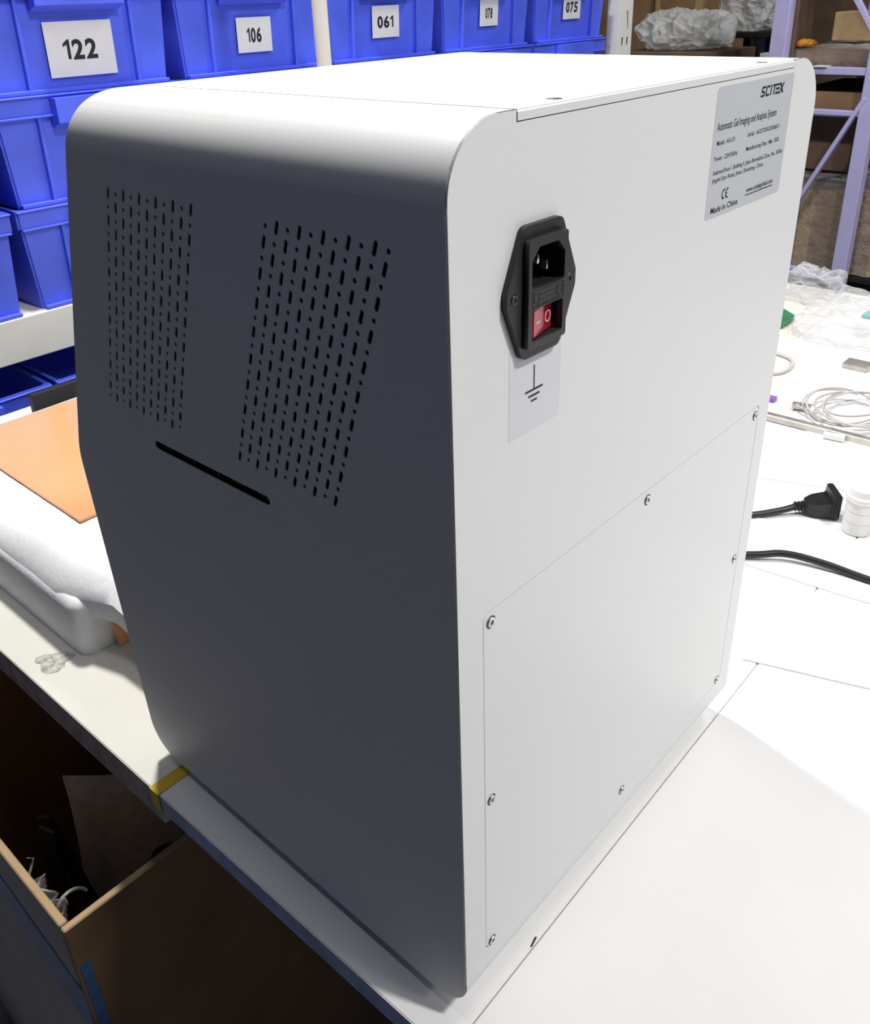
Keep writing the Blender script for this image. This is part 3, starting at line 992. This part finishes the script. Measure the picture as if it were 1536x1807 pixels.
c1 = carton('carton', (LX + 0.07, 0.66, 0.291), (LX + 0.65, 1.16, 0.352), CARD, 'flat film wrapped carton on the top lilac shelf')
part('stretch_film', crumple((LX + 0.060, 0.65, 0.2915), (LX + 0.66, 1.17, 0.362), 26, 26, 26, 0.006, 16, 1, round_=0.05), FILM, c1)
carton('small_carton', (LX + 0.30, 0.985, 0.372), (LX + 0.46, 1.125, 0.470), CARDL, 'small tan carton standing on the flat wrapped carton')
carton('tall_carton', (LX + 0.055, 1.165, 0.291), (LX + 0.20, 1.245, 0.78), CARDD, 'tall dark brown carton beside the lilac upright')
tagp = link('paper_slip', box((LX - 0.008, 1.018, 0.3035), (LX + 0.06, 1.070, 0.3055)), SHEETW)
tagp.rotation_euler = (0, 0, 0)
tag(tagp, 'white paper slip on the top lilac crossbar', 'paper')
yb = link('foil_bag', crumple((LX + 0.052, 1.095, 0.363), (LX + 0.10, 1.166, 0.388), 10, 10, 10, 0.006, 40, 4, round_=0.6), YELP, None, 60)
tag(yb, 'yellow and orange foil packet on the top lilac shelf', 'packet')
c2 = carton('carton', (LX + 0.07, 0.70, 0.153), (LX + 0.62, 1.165, 0.215), CARD, 'flat brown carton on the middle lilac shelf')
c3 = carton('carton', (LX + 0.075, 0.90, -0.435), (LX + 0.55, 1.17, -0.135), CARD, 'film wrapped brown carton on the lowest lilac shelf left of the front upright', tape='front')
part('stretch_film', crumple((LX + 0.060, 0.895, -0.4345), (LX + 0.56, 1.176, -0.085), 34, 34, 34, 0.005, 20, 7, round_=0.06), FILM, c3)
c4 = carton('carton', (LX + 0.075, 0.63, -0.435), (LX + 0.55, 0.875, -0.120), CARD, 'film wrapped brown carton on the lowest lilac shelf right of the front upright', tape='front')
part('stretch_film', crumple((LX + 0.060, 0.62, -0.4345), (LX + 0.56, 0.870, -0.050), 34, 34, 34, 0.005, 20, 9, round_=0.06), FILM, c4)
c5 = carton('carton', (LX + 0.16, 0.94, -0.075), (LX + 0.50, 1.16, 0.125), CARDD, 'dark brown carton on top of the wrapped cartons behind the diagonal brace')

# ------------------------------------------------------------------ far background left of the lilac rack
cA = carton('tall_carton', (4.0, 2.16, FZ), (4.6, 2.75, 0.95), CARD, 'tall brown carton right behind the slotted post')
cB = carton('tall_carton', (3.98, 1.90, FZ), (4.5, 2.155, 0.95), CARD, 'tall brown carton with a tan tape edge', tape=None)
part('tape_strip', box((3.9785, 1.905, FZ + 0.01), (3.9798, 1.945, 0.94)), TAPEC, cB)
part('tape_strip', box((3.9785, 2.125, FZ + 0.01), (3.9798, 2.150, 0.94)), TAPEC, cB)
cC = carton('low_carton', (3.28, 1.50, FZ), (3.69, 1.92, 0.338), CARDD, 'dark carton carrying the white plastic bag')
pb1 = link('plastic_bag', crumple((3.34, 1.57, 0.3395), (3.66, 1.88, 0.465), 48, 48, 48, 0.030, 9, 3, round_=0.6, ridged=True), BAGW, None, 25)
tag(pb1, 'crumpled cloudy plastic bag beside the slotted post', 'bag')
stand = thing('black_stand', 'black metal stand left of the lilac rack', 'stand', (3.85, 1.60, FZ))
part('top_plate', box((3.72, 1.50, 0.368), (4.10, 1.74, 0.392), 0.003), BLACKM, stand)
for px, py in ((3.74, 1.52), (3.74, 1.71), (4.07, 1.52), (4.07, 1.71)):
    part('leg', box((px - 0.014, py - 0.014, FZ), (px + 0.014, py + 0.014, 0.368)), BLACKM, stand)
part('lower_shelf', box((3.73, 1.51, 0.20), (4.09, 1.73, 0.215)), BLACKM, stand)
pb2 = link('plastic_bag', crumple((3.76, 1.52, 0.3925), (4.05, 1.73, 0.53), 48, 48, 48, 0.024, 10, 12, round_=0.5, ridged=True), BAGW, None, 25)
tag(pb2, 'pale plastic bag slumped on the black stand', 'bag')
wb = link('white_box', box((3.745, 1.535, 0.2155), (3.95, 1.60, 0.300), 0.004), SHEETW)
tag(wb, 'small white box under the black stand top', 'box')
tb = carton('small_carton', (3.76, 1.615, 0.2155), (3.95, 1.69, 0.31), CARD, 'small brown carton under the black stand top')
drum = thing('navy_drum', 'dark navy plastic drum beside the tall brown carton', 'drum', (4.78, 2.05, FZ))
link('barrel', lathe([(0, 0), (0.10, 0), (0.115, 0.05), (0.12, 0.6), (0.115, 1.28), (0.10, 1.33), (0, 1.33)], 28), NAVY, drum, 40)
link('lid_ring', lathe([(0.118, 1.20), (0.126, 1.21), (0.126, 1.235), (0.117, 1.245)], 28), NAVY, drum, 40)
bwall = carton('tall_carton', (4.9, 0.4, FZ), (5.4, 1.75, 1.2), CARDD, 'dark brown carton stack in the gloom behind the lilac rack')

# ------------------------------------------------------------------ carton under the bench edge
CX0, CX1, CY0, CY1, CZ1, TH = -0.1130, 0.36, 0.3590, 0.82, -0.130, 0.0075
oc = thing('open_carton', 'open cardboard carton under the bench edge, blue tape on its side', 'carton', ((CX0 + CX1) / 2, (CY0 + CY1) / 2, FZ))
walls = [((CX0, CY0 + TH, FZ), (CX0 + TH, CY1, CZ1)), ((CX0, CY0, FZ), (CX1, CY0 + TH, CZ1)), ((CX1 - TH, CY0 + TH, FZ), (CX1, CY1, CZ1)), ((CX0 + TH, CY1 - TH, FZ), (CX1 - TH, CY1, CZ1))]
for i, (lo, hi) in enumerate(walls):
    if i == 0:
        hi = (hi[0], hi[1], hi[2])
        lo = (lo[0], lo[1] + 0.001, lo[2])
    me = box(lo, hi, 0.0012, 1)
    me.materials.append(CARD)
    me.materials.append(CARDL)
    me.materials.append(CARDSHADE)
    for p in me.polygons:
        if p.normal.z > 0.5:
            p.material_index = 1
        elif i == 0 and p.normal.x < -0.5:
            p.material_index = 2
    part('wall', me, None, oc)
part('base', box((CX0 + TH, CY0 + TH, FZ), (CX1 - TH, CY1 - TH, FZ + 0.006)), CARD, oc)
tp = part('tape_strip', prism([(0.3605, -0.30), (0.3605, -0.215), (0.56, -0.185), (0.80, -0.18), (0.80, -0.225), (0.54, -0.235)],
                         lambda u, v: (CX0 - 0.0012, u, v), lambda u, v: (CX0 - 0.0002, u, v)), BLUETAPE, oc)
part('tape_strip', box((CX0 + 0.003, CY0 - 0.0010, -0.36), (CX0 + 0.012, CY0 - 0.0002, CZ1 - 0.05)), BLUETAPE, oc)
# contents of the carton
bm = bmesh.new()
cols = []
for i in range(13):
    t = i / 12
    x = 0.004 + 0.17 * t
    y = 0.615 - 0.05 * math.sin(t * 2.6) - 0.03 * t
    colv = []
    for j in range(9):
        s = j / 8
        colv.append(bm.verts.new((x - 0.045 * (1 - s) ** 1.5 * (1 - t), y + 0.02 * s * s, -0.56 + (0.325 - 0.03 * t) * s)))
    cols.append(colv)
for a, b in zip(cols, cols[1:]):
    for j in range(8):
        bm.faces.new((a[j], b[j], b[j + 1], a[j + 1]))
pg = link('paper_sheet', mesh_from_bm(bm, 'sheet'), GREYPAPER, None, 60)
md = pg.modifiers.new('t', 'SOLIDIFY'); md.thickness = 0.0012
tag(pg, 'grey printed paper sheet standing curved in the open carton', 'paper')
link_o = link('dark_strip', bar((-0.050, 0.62, -0.60), (-0.043, 0.585, -0.245), 0.020, 0.004, up=(1, 0.4, 0)), BLACKM)
tag(link_o, 'narrow dark strip standing upright in the open carton', 'strip')
link_o = link('dark_strip', bar((0.0, 0.50, -0.62), (-0.038, 0.60, -0.240), 0.022, 0.004, up=(1, 0.4, 0)), BLACKM)
tag(link_o, 'narrow dark strip leaning against the upright strip in the open carton', 'strip')
roll = link('film_roll', tube([(-0.005, 0.45, -0.42), (0.035, 0.46, -0.26)], 0.022, 20, 1), BLACKM, None, 40)
tag(roll, 'dark roll standing in the open carton by the curved paper', 'roll')
bm = bmesh.new()
gv = [[bm.verts.new((-0.097 + 0.007 * math.sin(a * 1.3 + b * 0.9), 0.405 + 0.0045 * a, -0.205 + 0.006 * b + 0.006 * math.sin(a * 0.9))) for b in range(9)] for a in range(17)]
for a in range(16):
    for b in range(8):
        bm.faces.new((gv[a][b], gv[a + 1][b], gv[a + 1][b + 1], gv[a][b + 1]))
cs = link('plastic_scrap', mesh_from_bm(bm, 'scrap'), BAG, None, 60)
md = cs.modifiers.new('t', 'SOLIDIFY'); md.thickness = 0.0004
tag(cs, 'shiny clear plastic scrap poking out inside the carton rim', 'plastic')
ringw = []
for k in range(15):
    a = R(20 + 250 * k / 14)
    ringw.append((-0.078 + 0.016 * math.cos(a), 0.44 + 0.004 * math.sin(a), -0.205 + 0.016 * math.sin(a)))
rg = link('plastic_ring', tube(ringw, 0.0016, 8, 2), BAGW, None, 60)
tag(rg, 'open clear plastic ring inside the carton near the rim', 'plastic')

# ------------------------------------------------------------------ things on the bench to the right
# black mains lead with a moulded plug
lead = thing('power_lead', 'black mains lead ending in a moulded plug beside the white bottle', 'cable', (0.72, 0.08, 0.0))
part('cord', tube([(0.52, 0.30, 0.0045), (0.60, 0.20, 0.0045), (0.665, 0.128, 0.0045), (0.700, 0.098, 0.006), (0.718, 0.083, 0.010)], 0.0040, 12), RUBBER, lead, 60)
d = Vector((0.62, -0.78, 0)).normalized()
p0 = Vector((0.716, 0.085, 0.0105))
q = d.to_track_quat('Z', 'Y').to_matrix().to_4x4()
me = lathe([(0, 0), (0.0045, 0), (0.0062, 0.002), (0.0046, 0.004), (0.0066, 0.006), (0.0050, 0.008), (0.0072, 0.010), (0.0058, 0.012), (0.0082, 0.015), (0, 0.015)], 16)
me.transform(Matrix.Translation(p0) @ q)
part('strain_relief', me, RUBBER, lead, 50)
bm = bmesh.new()
s = d.cross(Vector((0, 0, 1)))
secs = [(0.013, 0.0085, 0.0065), (0.022, 0.0125, 0.0095), (0.040, 0.0150, 0.0110), (0.041, 0.0175, 0.0160), (0.049, 0.0175, 0.0160)]
rings = []
for l, hw, hh in secs:
    c = p0 + d * l
    c.z = max(0.0012 + hh, 0.0115)
    rings.append([bm.verts.new(c + s * (i * hw) + Vector((0, 0, j * hh))) for i, j in ((-1, -1), (1, -1), (1, 1), (-1, 1))])
for a, b in zip(rings, rings[1:]):
    for k in range(4):
        bm.faces.new((a[k], a[(k + 1) % 4], b[(k + 1) % 4], b[k]))
bm.faces.new(rings[0]); bm.faces.new(rings[-1])
bmesh.ops.bevel(bm, geom=list(bm.edges), offset=0.0012, segments=2, affect='EDGES')
part('plug', mesh_from_bm(bm, 'plug'), RUBBER, lead, 50)
# white bottle
bot = thing('white_bottle', 'small ribbed white plastic bottle standing in front of the black plug', 'bottle', (0.725, 0.0135, 0.0))
link('body', lathe([(0, 0), (0.0135, 0), (0.0160, 0.0012), (0.0165, 0.004), (0.0165, 0.0150), (0.0157, 0.0158), (0.0165, 0.0166), (0.0165, 0.0290), (0.0157, 0.0298), (0.0165, 0.0306), (0.0168, 0.0420), (0.0175, 0.0428), (0, 0.0428)], 36), WHITEPL, bot, 35)
link('cap', lathe([(0.0180, 0.0428), (0.0183, 0.0445), (0.0176, 0.0453), (0.0180, 0.0470), (0.0172, 0.0490), (0.0145, 0.0495), (0.0135, 0.0570), (0.0120, 0.0585), (0, 0.0585)], 36), WHITEPL, bot, 35)
# second black cable
cb = link('black_cable', tube([(0.46, 0.30, 0.0042), (0.545, 0.15, 0.0042), (0.590, 0.082, 0.0075), (0.611, 0.052, 0.0105), (0.622, 0.012, 0.0085), (0.627, -0.036, 0.0050), (0.632, -0.16, 0.0042), (0.66, -0.35, 0.0042)], 0.0040, 12), RUBBER, None, 60)
tag(cb, 'black round cable curving off the right picture edge over white sheets', 'cable')
# white sheets
s1 = link('white_card', prism([(0.428, 0.0165), (0.560, 0.0640), (0.585, -0.052), (0.61, -0.20), (0.50, -0.22), (0.463, -0.089)], lambda u, v: (u, v, 0.0003), lambda u, v: (u, v, 0.0022)), SHEETW)
tag(s1, 'white card lying on the bench right of the instrument', 'card')
s2 = link('white_card', prism([(0.575, 0.115), (0.676, 0.130), (0.700, 0.010), (0.72, -0.20), (0.62, -0.22), (0.588, -0.02)], lambda u, v: (u, v, 0.0003), lambda u, v: (u, v, 0.0016)), SHEETW)
tag(s2, 'white card lying under the black cable', 'card')
s3 = link('white_card', prism([(0.775, 0.150), (0.930, 0.195), (0.985, 0.060), (1.02, -0.10), (0.88, -0.14), (0.83, 0.0)], lambda u, v: (u, v, 0.0003), lambda u, v: (u, v, 0.0012)), SHEETW)
tag(s3, 'white card lying between the aluminium bar and the bottle', 'card')
# aluminium bar
ab = link('metal_bar', bar((0.945, 0.36, 0.0055), (0.962, -0.12, 0.0055), 0.012, 0.010, bev=0.001), ALU)
tag(ab, 'long dull aluminium bar lying across the bench', 'bar')
# coil of white cable with a connector
coil = thing('cable_coil', 'coiled thin white cable with a flat connector on the aluminium bar', 'cable', (1.03, 0.13, 0.0))
pts = []
for k in range(5 * 16):
    a = 2 * math.pi * k / 16
    lp = k // 16
    ra = 0.060 + 0.012 * math.sin(lp * 2.1)
    rb = 0.046 + 0.010 * math.cos(lp * 1.7)
    pts.append((1.030 + 0.010 * math.sin(lp * 1.3) + ra * math.cos(a), 0.128 + 0.010 * math.cos(lp * 2.3) + rb * math.sin(a), 0.0135 + 0.0022 * lp + 0.004 * math.sin(a * 1.5 + lp)))
part('loops', tube(pts, 0.0017, 8, 3), WIREW, coil, 60)
part('tail', tube([(0.985, 0.160, 0.014), (0.995, 0.190, 0.012), (1.006, 0.197, 0.010)], 0.0017, 8), WIREW, coil, 60)
me = box((-0.013, -0.006, -0.0035), (0.013, 0.006, 0.0035), 0.0008)
me.transform(Matrix.Translation((1.010, 0.192, 0.0075)) @ Matrix.Rotation(R(-75), 4, 'Z'))
part('connector', me, ALU, coil)
me = box((-0.014, -0.0045, -0.004), (0.014, 0.0045, 0.004), 0.001)
me.transform(Matrix.Translation((0.940, 0.118, 0.0065)) @ Matrix.Rotation(R(-80), 4, 'Z'))
part('connector', me, WHITEPL, coil)
# bits beyond
vb = link('violet_clip', box((1.010, 0.234, 0.0), (1.024, 0.262, 0.007), 0.001), VIOLET)
tag(vb, 'small violet plastic clip at the edge of the instrument', 'clip')
rp = [(1.20, 0.36, 0.0035), (1.205, 0.315, 0.0035), (1.195, 0.285, 0.0035), (1.175, 0.272, 0.0035), (1.145, 0.268, 0.0035), (1.118, 0.278, 0.0035), (1.10, 0.31, 0.0035), (1.10, 0.35, 0.0035)]
rw = link('beige_cable', tube(rp, 0.0030, 10), WIREB, None, 60)
tag(rw, 'thin beige cable loop on the bench', 'cable')
gb = link('circuit_board', prism([(1.335, 0.357), (1.395, 0.358), (1.42, 0.39), (1.40, 0.46), (1.33, 0.44)], lambda u, v: (u, v, 0.004), lambda u, v: (u, v, 0.012)), GREEN)
tag(gb, 'green circuit board corner at the edge of the instrument', 'circuit board')
cb1 = link('polybag', crumple((1.30, 0.18, 0.0005), (1.60, 0.345, 0.030), 30, 30, 30, 0.012, 16, 21, round_=0.35), BAG, None, 60)
tag(cb1, 'flat clear polybag near the far bench edge', 'bag')
cb2 = link('polybag', crumple((1.50, 0.335, 0.0005), (1.62, 0.435, 0.055), 26, 26, 26, 0.016, 22, 31, round_=0.5), BAG, None, 60)
tag(cb2, 'crumpled clear polybag in front of the lilac upright', 'bag')
te = link('teal_clip', box((1.395, 0.215, 0.031), (1.425, 0.240, 0.036), 0.001), TEAL)
tag(te, 'small teal plastic piece on the flat polybag', 'clip')
gx = link('grey_block', box((1.215, 0.165, 0.0), (1.245, 0.205, 0.010), 0.002), ALU)
tag(gx, 'small grey metal block on the bench at the right picture edge', 'block')
